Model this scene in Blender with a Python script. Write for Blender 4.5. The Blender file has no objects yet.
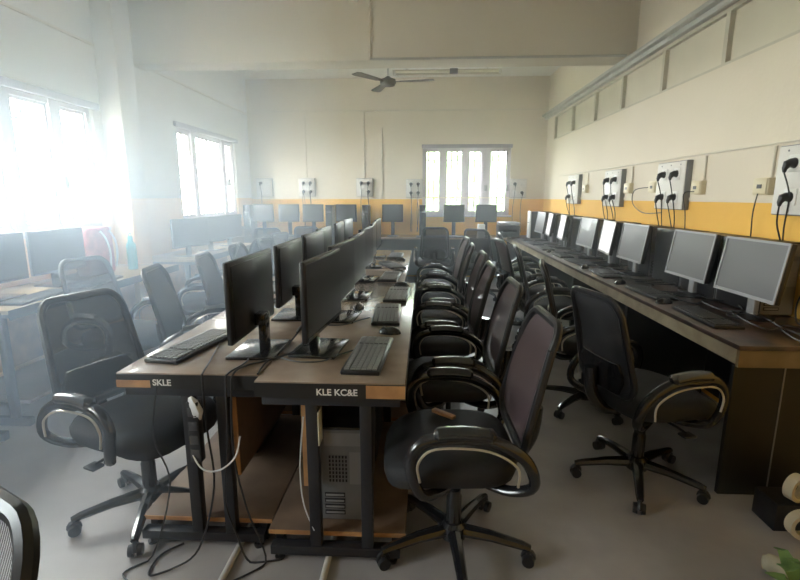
import bpy, bmesh, math, random
from mathutils import Vector, Matrix
random.seed(7)
S = bpy.context.scene
C = S.collection
PI = math.pi
HAZE_ROOM = 0.030
HAZE_LEFT = 0.155

# ------------------------------------------------------------------ materials
def pmat(name, col, rough=.5, metal=0., spec=.5, noise=0., nscale=8., bump=0., bscale=60., coat=0., alpha=1., col2=None, detail=4.):
    m = bpy.data.materials.new(name); m.use_nodes = True
    nt = m.node_tree; b = nt.nodes['Principled BSDF']
    c = (*col, 1)
    b.inputs['Base Color'].default_value = c
    b.inputs['Roughness'].default_value = rough
    b.inputs['Metallic'].default_value = metal
    b.inputs['Specular IOR Level'].default_value = spec
    b.inputs['Coat Weight'].default_value = coat
    b.inputs['Alpha'].default_value = alpha
    tc = nt.nodes.new('ShaderNodeTexCoord')
    if noise > 0 or col2:
        n = nt.nodes.new('ShaderNodeTexNoise'); n.inputs['Scale'].default_value = nscale; n.inputs['Detail'].default_value = detail
        nt.links.new(tc.outputs['Object'], n.inputs['Vector'])
        r = nt.nodes.new('ShaderNodeValToRGB')
        r.color_ramp.elements[0].position = .35; r.color_ramp.elements[1].position = .68
        d = col2 if col2 else tuple(max(0, x*(1-noise)) for x in col)
        r.color_ramp.elements[0].color = (*d, 1); r.color_ramp.elements[1].color = c
        nt.links.new(n.outputs['Fac'], r.inputs['Fac']); nt.links.new(r.outputs['Color'], b.inputs['Base Color'])
    if bump > 0:
        n2 = nt.nodes.new('ShaderNodeTexNoise'); n2.inputs['Scale'].default_value = bscale
        nt.links.new(tc.outputs['Object'], n2.inputs['Vector'])
        bp = nt.nodes.new('ShaderNodeBump'); bp.inputs['Strength'].default_value = bump; bp.inputs['Distance'].default_value = .01
        nt.links.new(n2.outputs['Fac'], bp.inputs['Height']); nt.links.new(bp.outputs['Normal'], b.inputs['Normal'])
    return m

def wall_mat(name, cream, dado, zc, zline=None):
    """painted wall: dado paint below zc, cream paint above"""
    m = pmat(name, cream, .75, spec=.25, bump=.12, bscale=30)
    nt = m.node_tree; b = nt.nodes['Principled BSDF']
    g = nt.nodes.new('ShaderNodeNewGeometry'); sx = nt.nodes.new('ShaderNodeSeparateXYZ')
    nt.links.new(g.outputs['Position'], sx.inputs['Vector'])
    n = nt.nodes.new('ShaderNodeTexNoise'); n.inputs['Scale'].default_value = 1.3; n.inputs['Detail'].default_value = 5
    nt.links.new(g.outputs['Position'], n.inputs['Vector'])
    def ramp(a, c):
        r = nt.nodes.new('ShaderNodeValToRGB'); r.color_ramp.elements[0].position = .3; r.color_ramp.elements[1].position = .7
        r.color_ramp.elements[0].color = (*a, 1); r.color_ramp.elements[1].color = (*c, 1)
        nt.links.new(n.outputs['Fac'], r.inputs['Fac']); return r
    rc = ramp(tuple(x*.93 for x in cream), cream); rd = ramp(tuple(x*.86 for x in dado), dado)
    gt = nt.nodes.new('ShaderNodeMath'); gt.operation = 'GREATER_THAN'; gt.inputs[1].default_value = zc
    nt.links.new(sx.outputs['Z'], gt.inputs[0])
    mx = nt.nodes.new('ShaderNodeMix'); mx.data_type = 'RGBA'
    nt.links.new(gt.outputs[0], mx.inputs['Factor']); nt.links.new(rd.outputs['Color'], mx.inputs['A']); nt.links.new(rc.outputs['Color'], mx.inputs['B'])
    nt.links.new(mx.outputs['Result'], b.inputs['Base Color'])
    return m

def mesh_fabric(name, col, hole=.32, scale=260.):
    """woven net: thin stripes of cloth with see-through gaps between"""
    m = bpy.data.materials.new(name); m.use_nodes = True
    nt = m.node_tree; b = nt.nodes['Principled BSDF']
    b.inputs['Base Color'].default_value = (*col, 1); b.inputs['Roughness'].default_value = .65
    tc = nt.nodes.new('ShaderNodeTexCoord'); w = nt.nodes.new('ShaderNodeTexWave')
    w.bands_direction = 'Z'; w.inputs['Scale'].default_value = scale/3
    mp = nt.nodes.new('ShaderNodeMapping'); mp.inputs['Rotation'].default_value = (.5, 0, 0)
    nt.links.new(tc.outputs['Object'], mp.inputs['Vector']); nt.links.new(mp.outputs['Vector'], w.inputs['Vector'])
    lt = nt.nodes.new('ShaderNodeMath'); lt.operation = 'LESS_THAN'; lt.inputs[1].default_value = hole
    nt.links.new(w.outputs['Fac'], lt.inputs[0])
    if scale <= 0:          # weave too fine to resolve: plain partial see-through
        lt.operation = 'MULTIPLY'; nt.links.remove(lt.inputs[0].links[0]); lt.inputs[0].default_value = 1.
    tr = nt.nodes.new('ShaderNodeBsdfTransparent'); mx = nt.nodes.new('ShaderNodeMixShader')
    nt.links.new(lt.outputs[0], mx.inputs['Fac']); nt.links.new(b.outputs['BSDF'], mx.inputs[1]); nt.links.new(tr.outputs['BSDF'], mx.inputs[2])
    nt.links.new(mx.outputs['Shader'], nt.nodes['Material Output'].inputs['Surface'])
    return m

def glass_mat(name, tint=(1, 1, 1), refl=.06):
    m = bpy.data.materials.new(name); m.use_nodes = True
    nt = m.node_tree; nt.nodes.remove(nt.nodes['Principled BSDF'])
    tr = nt.nodes.new('ShaderNodeBsdfTransparent'); tr.inputs['Color'].default_value = (*tint, 1)
    gl = nt.nodes.new('ShaderNodeBsdfGlossy'); gl.inputs['Roughness'].default_value = .02
    mx = nt.nodes.new('ShaderNodeMixShader'); mx.inputs['Fac'].default_value = refl
    nt.links.new(tr.outputs['BSDF'], mx.inputs[1]); nt.links.new(gl.outputs['BSDF'], mx.inputs[2])
    nt.links.new(mx.outputs['Shader'], nt.nodes['Material Output'].inputs['Surface'])
    return m

CREAM = (.68, .61, .50); DADO = (.80, .46, .10)
M = dict(
    wall=wall_mat('painted_wall', CREAM, DADO, 1.365),
    wall_l=wall_mat('painted_wall_left_hazed', (.68, .66, .62), (.78, .50, .26), 1.385),  # left dado carries the pinkish cast of haze in its colour
    ceil=pmat('ceiling_paint', (.74, .72, .66), .8, noise=.05, nscale=2),
    beam=pmat('beam_paint', (.62, .57, .48), .75, noise=.06, nscale=1.5),
    ledge=pmat('ledge_paint', (.45, .44, .41), .7, noise=.12, nscale=4),
    floor=pmat('stone_floor', (.37, .345, .34), .36, noise=.30, nscale=2.2, bump=.06, bscale=25, detail=9),
    frame=pmat('window_frame_paint', (.50, .46, .50), .5, noise=.05),
    grille=pmat('window_grille_iron', (.30, .27, .32), .5, noise=.1),
    glass=glass_mat('window_glass', (.96, .98, .97)),
    tan=pmat('frosted_tan_panel', (.60, .55, .44), .35, noise=.10, nscale=3),
    tanframe=pmat('clerestory_frame', (.50, .46, .37), .5, noise=.1),
    black=pmat('black_plastic', (.012, .012, .014), .38, noise=.2, nscale=30),
    blackm=pmat('black_painted_steel', (.014, .014, .018), .45, noise=.2, nscale=12, bump=.05),
    seat=pmat('black_seat_fabric', (.010, .010, .012), .7, bump=.25, bscale=400),
    net=mesh_fabric('brown_mesh_net', (.085, .055, .060), .20, 0),
    netk=mesh_fabric('black_mesh_net', (.024, .024, .028), .16, 0),
    netc=mesh_fabric('coarse_black_net', (.030, .030, .034), .42, 260),
    gloss=pmat('glossy_black_plastic', (.014, .014, .016), .2, coat=.3),
    silver=pmat('silver_plastic', (.27, .27, .28), .4, noise=.06),
    trim=pmat('worn_chrome_trim', (.55, .50, .42), .3, metal=.7, noise=.15, nscale=20),
    screen=pmat('dark_lcd_screen', (.035, .038, .045), .30, spec=.5, coat=.15),
    screen_g=pmat('grey_lcd_screen', (.11, .11, .115), .42, spec=.5, coat=.1),
    teal=pmat('hazed_black_panel', (.018, .028, .032), .5, noise=.2),  # teal tint of the haze mixed into the black panel colour
    desk=pmat('brown_laminate', (.31, .24, .185), .24, col2=(.17, .125, .095), nscale=3, bump=.03, coat=.25),
    desk_d=pmat('dark_walnut_laminate', (.105, .060, .045), .32, col2=(.025, .018, .017), nscale=6, coat=.2),
    ply=pmat('orange_plywood', (.48, .25, .10), .6, col2=(.30, .15, .06), nscale=9),
    board=pmat('brown_board', (.20, .13, .085), .6, col2=(.11, .07, .045), nscale=4),
    edge_t=pmat('tan_edge_board', (.42, .36, .25), .55, col2=(.30, .25, .17), nscale=7),
    edge_b=pmat('yellow_brown_board', (.36, .25, .12), .5, col2=(.24, .16, .07), nscale=5),
    edge_e=pmat('dark_yellow_board', (.21, .145, .07), .5, col2=(.13, .09, .04), nscale=5),
    white_glow=pmat('white_glow_screen', (.3, .3, .3), .4),
    lam_b=pmat('black_laminate', (.012, .011, .010), .45, noise=.3, nscale=4, bump=.04),
    white=pmat('white_plastic', (.70, .69, .66), .45, noise=.05),
    ivory=pmat('ivory_plastic', (.62, .54, .36), .45, noise=.08),
    board_w=pmat('switchboard_white', (.64, .61, .57), .5, noise=.05),
    steel=pmat('grey_sheet_steel', (.22, .22, .23), .42, metal=.5, noise=.1),
    keyg=pmat('dark_keys', (.045, .045, .048), .45),
    keyl=pmat('grey_keys', (.16, .16, .16), .5),
    cable=pmat('black_cable', (.015, .015, .018), .45),
    cablew=pmat('white_cable', (.55, .56, .58), .45),
    pipe=pmat('pale_conduit_pipe', (.52, .50, .47), .45),
    fan=pmat('brown_fan_enamel', (.06, .05, .04), .4),
    tube=pmat('lamp_tube_glass', (.80, .78, .66), .3),
    red=pmat('red_pink_cloth', (.48, .13, .13), .8, col2=(.30, .06, .08), nscale=14),
    turq=pmat('turquoise_plastic', (.03, .42, .48), .25, noise=.1),
    tape=pmat('cream_tape', (.58, .50, .36), .5, noise=.1),
    cloth=pmat('cream_cloth', (.40, .36, .26), .8, noise=.2, nscale=20),
    green=pmat('green_leaf', (.16, .30, .10), .6, noise=.4, nscale=10),
    outl=pmat('outdoor_foliage', (.30, .42, .12), .8, col2=(.16, .28, .08), nscale=3),
    ground=pmat('outdoor_ground', (.42, .40, .33), .9, noise=.2),
    bark=pmat('bark', (.16, .11, .07), .9, noise=.3),
    led=pmat('red_switch', (.5, .05, .04), .4),
    yellowp=pmat('yellow_paper', (.62, .58, .42), .7, noise=.1),
)

b_ = M['white_glow'].node_tree.nodes['Principled BSDF']; b_.inputs['Emission Color'].default_value = (1, .99, .97, 1); b_.inputs['Emission Strength'].default_value = .15  # even white glow added to three monitor screens as emission
# ------------------------------------------------------------------ geometry helpers
def BM(): return bmesh.new()
def box(bm, x0, x1, y0, y1, z0, z1, mat=None, bev=0.):
    t = bmesh.new()
    bmesh.ops.create_cube(t, size=1)
    bmesh.ops.scale(t, vec=(abs(x1-x0), abs(y1-y0), abs(z1-z0)), verts=t.verts)
    if bev > 0:
        bmesh.ops.bevel(t, geom=list(t.edges), offset=bev, segments=2, profile=.5, affect='EDGES')
    bmesh.ops.translate(t, vec=((x0+x1)/2, (y0+y1)/2, (z0+z1)/2), verts=t.verts)
    if mat is not None: t.transform(mat)
    merge(bm, t); return bm
def merge(bm, t):
    me = bpy.data.meshes.new('tmp'); t.to_mesh(me); t.free(); bm.from_mesh(me); bpy.data.meshes.remove(me)
def tube(bm, pts, r, n=8, flat=1., caps=True):
    """sweep a circle (or ellipse, flat<1 squashes sideways) along points; r may be a list"""
    pts = [Vector(p) for p in pts]; k = len(pts)
    rs = r if isinstance(r, (list, tuple)) else [r]*k
    rings = []; up = None
    for i, p in enumerate(pts):
        t = (pts[min(i+1, k-1)] - pts[max(i-1, 0)]).normalized()
        if up is None:
            up = Vector((0, 0, 1)) if abs(t.z) < .9 else Vector((0, 1, 0))
        s = t.cross(up)
        if s.length < 1e-5: s = t.orthogonal()
        s.normalize(); up = s.cross(t).normalized()
        rings.append([bm.verts.new(p + rs[i]*(math.cos(a)*s*flat + math.sin(a)*up)) for a in [2*PI*j/n for j in range(n)]])
    for i in range(k-1):
        for j in range(n):
            bm.faces.new((rings[i][j], rings[i][(j+1) % n], rings[i+1][(j+1) % n], rings[i+1][j]))
    if caps:
        bm.faces.new(rings[0][::-1]); bm.faces.new(rings[-1])
    return bm
def cyl(bm, p0, p1, r0, r1=None, n=16): return tube(bm, [p0, p1], [r0, r0 if r1 is None else r1], n)
def lathe(bm, prof, n=24, c=(0, 0, 0)):
    rings = []
    for r, z in prof:
        rings.append([bm.verts.new((c[0]+max(r, 1e-4)*math.cos(2*PI*j/n), c[1]+max(r, 1e-4)*math.sin(2*PI*j/n), c[2]+z)) for j in range(n)])
    for i in range(len(prof)-1):
        for j in range(n): bm.faces.new((rings[i][j], rings[i][(j+1) % n], rings[i+1][(j+1) % n], rings[i+1][j]))
    bm.faces.new(rings[0][::-1]); bm.faces.new(rings[-1]); return bm
def spline(pts, n=6):
    P = [Vector(p) for p in pts]; out = []
    for i in range(len(P)-1):
        p0, p1, p2, p3 = P[max(i-1, 0)], P[i], P[i+1], P[min(i+2, len(P)-1)]
        for j in range(n):
            t = j/n
            out.append(.5*((2*p1)+(-p0+p2)*t+(2*p0-5*p1+4*p2-p3)*t*t+(-p0+3*p1-3*p2+p3)*t**3))
    out.append(P[-1]); return out
def obj(name, bm, mat, parent=None, sharp=40, loc=None, rot=None):
    bmesh.ops.recalc_face_normals(bm, faces=bm.faces)
    me = bpy.data.meshes.new(name); bm.to_mesh(me); bm.free()
    me.polygons.foreach_set('use_smooth', [True]*len(me.polygons))
    me.set_sharp_from_angle(angle=math.radians(sharp))
    if isinstance(mat, str): mat = M[mat]
    me.materials.append(mat)
    o = bpy.data.objects.new(name, me); C.objects.link(o)
    if parent: o.parent = parent
    if loc: o.location = loc
    if rot: o.rotation_euler = rot
    return o
def struct(o, kind='structure'): o['kind'] = kind; return o
def tag(o, label, cat, group=None):
    o['label'] = label; o['category'] = cat
    if group: o['group'] = group
    return o
def thing(name, label, cat, loc=(0, 0, 0), rz=0, group=None):
    o = bpy.data.objects.new(name, None); C.objects.link(o); o.location = loc; o.rotation_euler = (0, 0, rz)
    o.empty_display_size = .1
    return tag(o, label, cat, group)
def dup(root, loc, rz, label, group=None, rx=0, ry=0):
    def cp(o, par):
        c = o.copy(); C.objects.link(c)
        if par: c.parent = par
        for ch in list(o.children): cp(ch, c)
        return c
    kids = list(root.children)
    r = root.copy(); C.objects.link(r); r.location = loc; r.rotation_euler = (rx, ry, rz); r['label'] = label
    if group: r['group'] = group
    for ch in kids: cp(ch, r)
    return r

# ------------------------------------------------------------------ room dimensions (metres; camera stands at the origin)
XL, XR, YB, YF, ZC = -3.04, 2.05, 8.5, -2.2, 3.35
T = .22
def wall_with_holes(u0, u1, z0, z1, holes, place):
    """boxes around rectangular holes (u0,u1,z0,z1) sorted by u"""
    bm = BM(); u = u0
    for (a, b, c, d) in sorted(holes):
        place(bm, u, a, z0, z1); place(bm, a, b, z0, c); place(bm, a, b, d, z1); u = b
    place(bm, u, u1, z0, z1); return bm
WL = [(-.7, .8, 1.12, 2.20), (2.05, 4.48, 1.12, 2.20), (6.0, 7.86, 1.10, 2.26)]  # first opening is out of view, added for foreground light
bm = wall_with_holes(YF-T, YB+T, 0, ZC, WL, lambda b, a, c, d, e: box(b, XL-T, XL, a, c, d, e)); struct(obj('wall_left', bm, 'wall_l'))
WB = [(-.03, 1.47, 1.09, 2.23)]
bm = wall_with_holes(XL, XR, 0, ZC, WB, lambda b, a, c, d, e: box(b, a, c, YB, YB+T, d, e)); struct(obj('wall_back', bm, 'wall'))
CL = [(-1.7, 8.05, 2.285, 2.66)]
bm = wall_with_holes(YF-T, YB+T, 0, ZC, CL, lambda b, a, c, d, e: box(b, XR, XR+T, a, c, d, e)); struct(obj('wall_right', bm, 'wall'))
bm = box(BM(), XL, XR, YF-T, YF, 0, ZC); struct(obj('wall_front', bm, 'wall'))
bm = box(BM(), XL-T, XR+T, YF-T, YB+T, -.12, 0); struct(obj('floor', bm, 'floor'))
bm = box(BM(), XL-T, XR+T, YF-T, YB+T, ZC, ZC+.15); struct(obj('ceiling', bm, 'ceil'))
bm = box(BM(), XL, XR, 5.12, 5.42, 2.735, ZC, bev=.008); struct(obj('trim_beam', bm, 'beam'))
bm = box(BM(), XL, XL+.2, 4.60, 4.88, 0, ZC, bev=.006); struct(obj('trim_pier', bm, 'wall_l'))
# moulded ledge above the clerestory
bm = BM()
for (a, b, c, d) in ((XR-.05, XR, 2.66, 2.70), (XR-.10, XR, 2.70, 2.735), (XR-.03, XR, 2.735, 2.77)): box(bm, a, b, YF, YB, c, d, bev=.003)
struct(obj('trim_ledge', bm, 'ledge'))
# thin mouldings: dado line and picture line
bm = BM(); box(bm, XR-.008, XR, YF, YB, 1.375, 1.395); box(bm, XL, XR-.01, YB-.008, YB, 1.378, 1.396); struct(obj('trim_dado', bm, 'wall'))
bm = BM(); box(bm, XL, XL+.012, YF, 4.60, 2.755, 2.775); box(bm, XL, XL+.012, 4.88, YB, 2.775, 2.795); box(bm, XL, XR, YB-.012, YB, 2.82, 2.84)
struct(obj('trim_picture_line', bm, 'beam'))

# clerestory: frame, six+ tinted panes
def clerestory():
    root = bpy.data.objects.new('window_1', None); C.objects.link(root); struct(root)
    ys = [-1.7, -.85, .02, .92, 1.83, 2.74, 3.66, 4.55, 5.43, 6.25, 7.15, 8.05]
    bm = BM()
    box(bm, XR+.005, XR+.06, -1.7, 8.05, 2.285, 2.305); box(bm, XR+.005, XR+.06, -1.7, 8.05, 2.635, 2.66)
    for y in ys: box(bm, XR+.005, XR+.06, y-.022, y+.022, 2.305, 2.635)
    obj('window_frame', bm, 'tanframe', root)
    for a, b in zip(ys, ys[1:]): obj('pane', box(BM(), XR+.04, XR+.05, a+.022, b-.022, 2.305, 2.635), 'tan', root)
    bm = BM()
    for y in ys[1:-1]: box(bm, XR+.03, XR+.04, y+.022, y+.034, 2.305, 2.635)
    box(bm, XR+.03, XR+.04, -1.65, 8.0, 2.305, 2.312)
    obj('shadow_line', bm, 'fan', root)  # dark strips drawing the shadow line along the clerestory frame
clerestory()
struct(obj('trim_clerestory_backing', box(BM(), XR+T-.03, XR+T, -1.7, 8.05, 2.285, 2.66), 'tan'))

# barred windows
def window(name, axis, u0, u1, z0, z1, muls, nbar, latches=()):
    root = bpy.data.objects.new(name, None); C.objects.link(root); struct(root)
    def bx(bm, a, b, d0, d1, c, d, bev=0):
        if axis == 'L': box(bm, XL-d1, XL-d0, a, b, c, d, bev=bev)
        else: box(bm, a, b, YB+d0, YB+d1, c, d, bev=bev)
    bm = BM(); f = .05
    bx(bm, u0, u0+f, .03, .10, z0, z1); bx(bm, u1-f, u1, .03, .10, z0, z1); bx(bm, u0, u1, .03, .10, z0, z0+f); bx(bm, u0, u1, .03, .10, z1-f, z1)
    for (a, b) in muls: bx(bm, a, b, .02, .11, z0, z1)
    obj('window_frame', bm, 'frame', root)
    ed = [u0+f] + [q for ab in muls for q in ab] + [u1-f]
    for a, b in zip(ed[::2], ed[1::2]):
        if b-a < .05: continue
        bm = BM(); bx(bm, a, b, .06, .064, z0+f, z1-f); obj('pane', bm, 'glass', root)
        bm = BM(); g = .022
        for (p, q, r, s) in ((a, a+g, z0+f, z1-f), (b-g, b, z0+f, z1-f), (a, b, z0+f, z0+f+g), (a, b, z1-f-g, z1-f)): bx(bm, p, q, .05, .085, r, s)
        obj('sash', bm, 'frame', root)
    bm = BM()
    for i in range(nbar):
        u = u0+f+(u1-u0-2*f)*(i+.5)/nbar; bx(bm, u-.014, u+.014, .12, .135, z0, z1)
    for t in (.18, .5, .82): bx(bm, u0, u1, .128, .144, z0+(z1-z0)*t-.008, z0+(z1-z0)*t+.008)
    obj('grille', bm, 'grille', root)
    for u, z in latches:
        bm = BM(); bx(bm, u-.025, u+.025, -.01, .03, z-.05, z+.05, bev=.004); obj('latch', bm, 'silver', root)
    # sill and head rail that reaches past the opening
    bm = BM(); bx(bm, u0-.04, u1+.04, -.03, .12, z0-.03, z0, bev=.004); obj('window_sill', bm, 'frame', root)
    e = .06 if axis == 'L' else .015
    bm = BM(); bx(bm, u0-e, u1+e, -.035, .0, z1-.015, z1+.045, bev=.004); obj('curtain_rail', bm, 'grille', root)
window('window_2_added', 'L', -.7, .8, 1.12, 2.20, [(-.2, -.1), (.3, .4)], 8)  # unseen window beside the camera, added to light the left foreground
window('window_3', 'L', 2.05, 4.48, 1.12, 2.20, [(2.80, 2.90), (3.48, 3.60), (3.98, 4.10)], 13, [(4.04, 1.52)])
window('window_4', 'L', 6.0, 7.86, 1.10, 2.26, [(6.42, 6.52), (7.38, 7.48)], 14, [(7.55, 1.62)])
window('window_5', 'B', -.03, 1.47, 1.09, 2.23, [(.28, .37), (.66, .74), (1.00, 1.12)], 14, [(1.06, 1.55), (1.43, 1.55)])

# ------------------------------------------------------------------ outdoors
bm = box(BM(), -40, 40, -30, 60, -3.2, -3.0); struct(obj('ground', bm, 'ground'))
def tree(loc, h, r, label, sd):
    rnd = random.Random(sd)
    t = thing('leafy_tree', label, 'tree', loc)
    bm = BM(); tube(bm, spline([(0, 0, 0), (.1, 0, h*.3), (0, .1, h*.6)], 4), [.18, .17, .16, .15, .14, .12, .11, .10, .09], 10); obj('trunk', bm, 'bark', t)
    bm = BM()
    for i in range(26):
        a = rnd.uniform(0, 2*PI); q = r*math.sqrt(rnd.random())*.75; z = h*rnd.uniform(.5, 1.)
        s = bmesh.new(); bmesh.ops.create_icosphere(s, subdivisions=3, radius=rnd.uniform(.3, .55)*r)
        for v in s.verts: v.co *= 1+rnd.uniform(-.16, .16)
        bmesh.ops.translate(s, vec=(q*math.cos(a), q*math.sin(a), z), verts=s.verts); merge(bm, s)
    obj('foliage', bm, 'outl', t)
tree((-10.0, 14.5, -3), 5.1, 1.6, 'pale green tree outside the far left window', 3)
tree((1.3, 19, -3), 5.6, 2.0, 'pale green tree outside the back wall window', 5)
tree((-11.0, 6.5, -3), 4.2, 1.5, 'low green tree outside the near left window', 9)

# ------------------------------------------------------------------ chair (faces local +X; hub at origin)
def rrect(cy, cz, w, h, r, n=5, taper=1.):
    out = []
    for (sx, sz, a0) in ((1, 1, 0), (-1, 1, PI/2), (-1, -1, PI), (1, -1, 3*PI/2)):
        for i in range(n+1):
            a = a0+PI/2*i/n
            y = sx*(w/2-r)+r*math.cos(a); z = sz*(h/2-r)+r*math.sin(a)
            k = 1-(1-taper)*(z+h/2)/h
            out.append((cy+y*k, cz+z))
    return out
def make_chair(label, net, netmat_frame='black'):
    t = thing('office_chair', label, 'chair')
    # seat cushion
    bm = BM(); N = 28; rings = []
    for (s, z) in ((.80, .415), (.97, .425), (1., .45), (1., .475), (.95, .497), (.80, .508), (.4, .503), (.02, .498)):
        ring = []
        for j in range(N):
            a = 2*PI*j/N; ca, sa = math.cos(a), math.sin(a)
            x = .245*math.copysign(abs(ca)**.55, ca)*s; y = .245*math.copysign(abs(sa)**.55, sa)*s
            zz = z - (.035*max(0, x-.1)/.145 if x > .1 else 0)
            ring.append(bm.verts.new((x+.03, y, zz)))
        rings.append(ring)
    for i in range(len(rings)-1):
        for j in range(N): bm.faces.new((rings[i][j], rings[i][(j+1) % N], rings[i+1][(j+1) % N], rings[i+1][j]))
    bm.faces.new(rings[0][::-1]); bm.faces.new(rings[-1])
    obj('seat', bm, 'seat', t, sharp=60)
    bm = box(BM(), -.14, .16, -.13, .13, .385, .417, bev=.01); box(bm, -.06, .06, -.06, .06, .35, .39, bev=.008); obj('seat_plate', bm, 'black', t)
    # back: local x from z (leans back, with lumbar curve)
    def bx_(z): u = (z-.52)/.46; return -.215-.115*u-.03*math.sin(u*PI)*-1
    loop = rrect(0, .745, .42, .45, .075, 6, .84)
    bm = BM(); nv = len(loop)
    ctr = []
    pts = [Vector((bx_(z), y, z)) for y, z in loop]
    pts = pts + [pts[0], pts[1]]
    tube(bm, pts[:-1], .0165, 8, flat=.9, caps=False)
    obj('back_frame', bm, netmat_frame, t)
    bm = BM(); gz = 9; gy = 9; grid = []
    for i in range(gz+1):
        z = .523+.444*i/gz; row = []
        zc_ = abs(z-.745); hw = .42/2-.006
        cz = .45/2
        if zc_ > cz-.075:
            q = min(1., (zc_-(cz-.075))/.075); hw = .42/2-.075+.075*math.sqrt(max(0, 1-q*q))-.006
        hw *= 1-.16*(z-.52)/.45
        for j in range(gy+1):
            y = -hw+2*hw*j/gy
            row.append(bm.verts.new((bx_(z)-.012*(1-(y/.22)**2), y, z)))
        grid.append(row)
    for i in range(gz):
        for j in range(gy): bm.faces.new((grid[i][j], grid[i][j+1], grid[i+1][j+1], grid[i+1][j]))
    o = obj('backrest', bm, net, t)
    # lumbar pad and rear bracket
    bm = BM(); tube(bm, spline([(-.10, 0, .40), (-.22, 0, .41), (-.285, 0, .50), (-.30, 0, .62)], 5), .03, 10, flat=1.); obj('back_bracket', bm, 'gloss', t)
    bm = BM()
    rows = []
    for i in range(6):
        z = .53+.028*i; row = []
        for j in range(9):
            y = -.17+.34*j/8; row.append((bx_(z)-.02-.012*(1-(y/.17)**2), y*(1-.08*abs(i-2.5)), z))
        rows.append(row)
    V = [[bm.verts.new(p) for p in r] for r in rows]; W_ = [[bm.verts.new((p[0]-.014, p[1], p[2])) for p in r] for r in rows]
    for i in range(5):
        for j in range(8):
            bm.faces.new((V[i][j], V[i][j+1], V[i+1][j+1], V[i+1][j])); bm.faces.new((W_[i][j], W_[i+1][j], W_[i+1][j+1], W_[i][j+1]))
    for j in range(8):
        bm.faces.new((V[0][j], W_[0][j], W_[0][j+1], V[0][j+1])); bm.faces.new((V[5][j], V[5][j+1], W_[5][j+1], W_[5][j]))
    for i in range(5):
        bm.faces.new((V[i][0], V[i+1][0], W_[i+1][0], W_[i][0])); bm.faces.new((V[i][8], W_[i][8], W_[i+1][8], V[i+1][8]))
    obj('lumbar_support', bm, 'gloss', t)
    # loop arms
    for s in (-1, 1):
        y = s*.275
        path = spline([(-.08, s*.15, .445), (-.17, s*.215, .448), (-.235, y-s*.01, .50), (-.20, y, .60), (-.09, y, .665), (.05, y, .675), (.135, y, .66), (.175, y, .60), (.165, y, .52), (.13, s*.255, .455), (.06, s*.20, .445), (.03, s*.14, .445)], 5)
        bm = BM(); tube(bm, path, .0185, 10, flat=1.15); a = obj('armrest', bm, 'gloss', t, loc=(0, 0, -.045))
        bm = BM()
        ip = spline([(-.175, y+s*.021, .515), (-.17, y+s*.021, .585), (-.08, y+s*.021, .64), (.05, y+s*.021, .652), (.12, y+s*.021, .638), (.153, y+s*.021, .59), (.145, y+s*.021, .53)], 5)
        tube(bm, ip, .0045, 6); obj('trim_strip', bm, 'trim', a)
        bm = BM(); tube(bm, spline([(-.10, y, .683), (.0, y, .694), (.10, y, .688)], 5), [.012]+[.024]*9+[.012], 10, flat=1.2); obj('arm_pad', bm, 'gloss', a)
    # column, star, casters
    bm = BM(); lathe(bm, [(.030, .10), (.030, .24), (.026, .25), (.026, .27), (.014, .275), (.014, .39)], 18); obj('gas_column', bm, 'gloss', t)
    bm = BM(); lathe(bm, [(.035, .055), (.05, .065), (.05, .115), (.036, .13)], 20); obj('hub', bm, 'gloss', t)
    for k in range(5):
        a = 2*PI*k/5+.35; c, s_ = math.cos(a), math.sin(a)
        bm = BM(); tube(bm, [(c*.03, s_*.03, .095), (c*.15, s_*.15, .093), (c*.27, s_*.27, .078), (c*.30, s_*.30, .07)], [.026, .021, .017, .014], 8, flat=1.1); obj('leg', bm, 'gloss', t)
        bm = BM(); px, py = c*.295, s_*.295; dx, dy = -s_, c
        for q in (-1, 1):
            cyl(bm, (px+dx*.008*q, py+dy*.008*q, .026), (px+dx*.026*q, py+dy*.026*q, .026), .0255, .023, 14)
        tube(bm, [(px, py, .03), (px, py, .072)], .009, 8)
        hood = [(px+c*.02*math.cos(b)-0, py+s_*.02*math.cos(b), .03+.03*math.sin(b)) for b in [PI*i/6 for i in range(7)]]
        tube(bm, hood, .01, 6)
        obj('caster', bm, 'black', t)
    bm = BM(); tube(bm, spline([(.02, -.10, .375), (.03, -.20, .375), (.03, -.25, .37)], 3), .006, 6); box(bm, .0, .06, -.28, -.23, .36, .372, bev=.005); obj('lever', bm, 'black', t)
    return t
chairN = make_chair('x', 'net'); chairK = make_chair('x', 'netk')
used = {'n': False, 'k': False}
R = math.radians
def chair(kind, x, y, deg, label, group=None):
    src = chairN if kind == 'n' else chairK
    if not used[kind]:
        used[kind] = True; src.location = (x, y, 0); src.rotation_euler = (0, 0, R(deg)); src['label'] = label
        if group: src['group'] = group
        return src
    return dup(src, (x, y, 0), R(deg), label, group)
GC = 'chairs along the right side of the centre desks'
chair('n', .13, 1.72, 182, 'nearest mesh office chair on the right of the centre desks, brown net back', GC)
chair('n', .14, 2.42, 181, 'second mesh office chair from the front on the right of the centre desks', GC)
chair('n', .11, 3.08, 180, 'third mesh office chair from the front on the right of the centre desks', GC)
chair('n', .14, 3.74, 180, 'fourth mesh office chair from the front on the right of the centre desks', GC)
chair('n', .12, 4.40, 178, 'fifth mesh office chair from the front on the right of the centre desks', GC)
chair('n', .13, 5.08, 183, 'farthest mesh office chair on the right of the centre desks', GC)
GD = 'chairs pulled up to the long desk on the right wall'
chair('k', 1.08, 2.26, 14, 'nearest black office chair pushed under the long right wall desk', GD)
chair('k', 1.10, 3.12, -14, 'second black office chair from the front at the right wall desk', GD)
chair('n', 1.13, 4.22, -6, 'third office chair from the front at the right wall desk, brown net back', GD)
chair('n', 1.08, 4.92, 8, 'fourth office chair from the front at the right wall desk, brown net back', GD)
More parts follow.
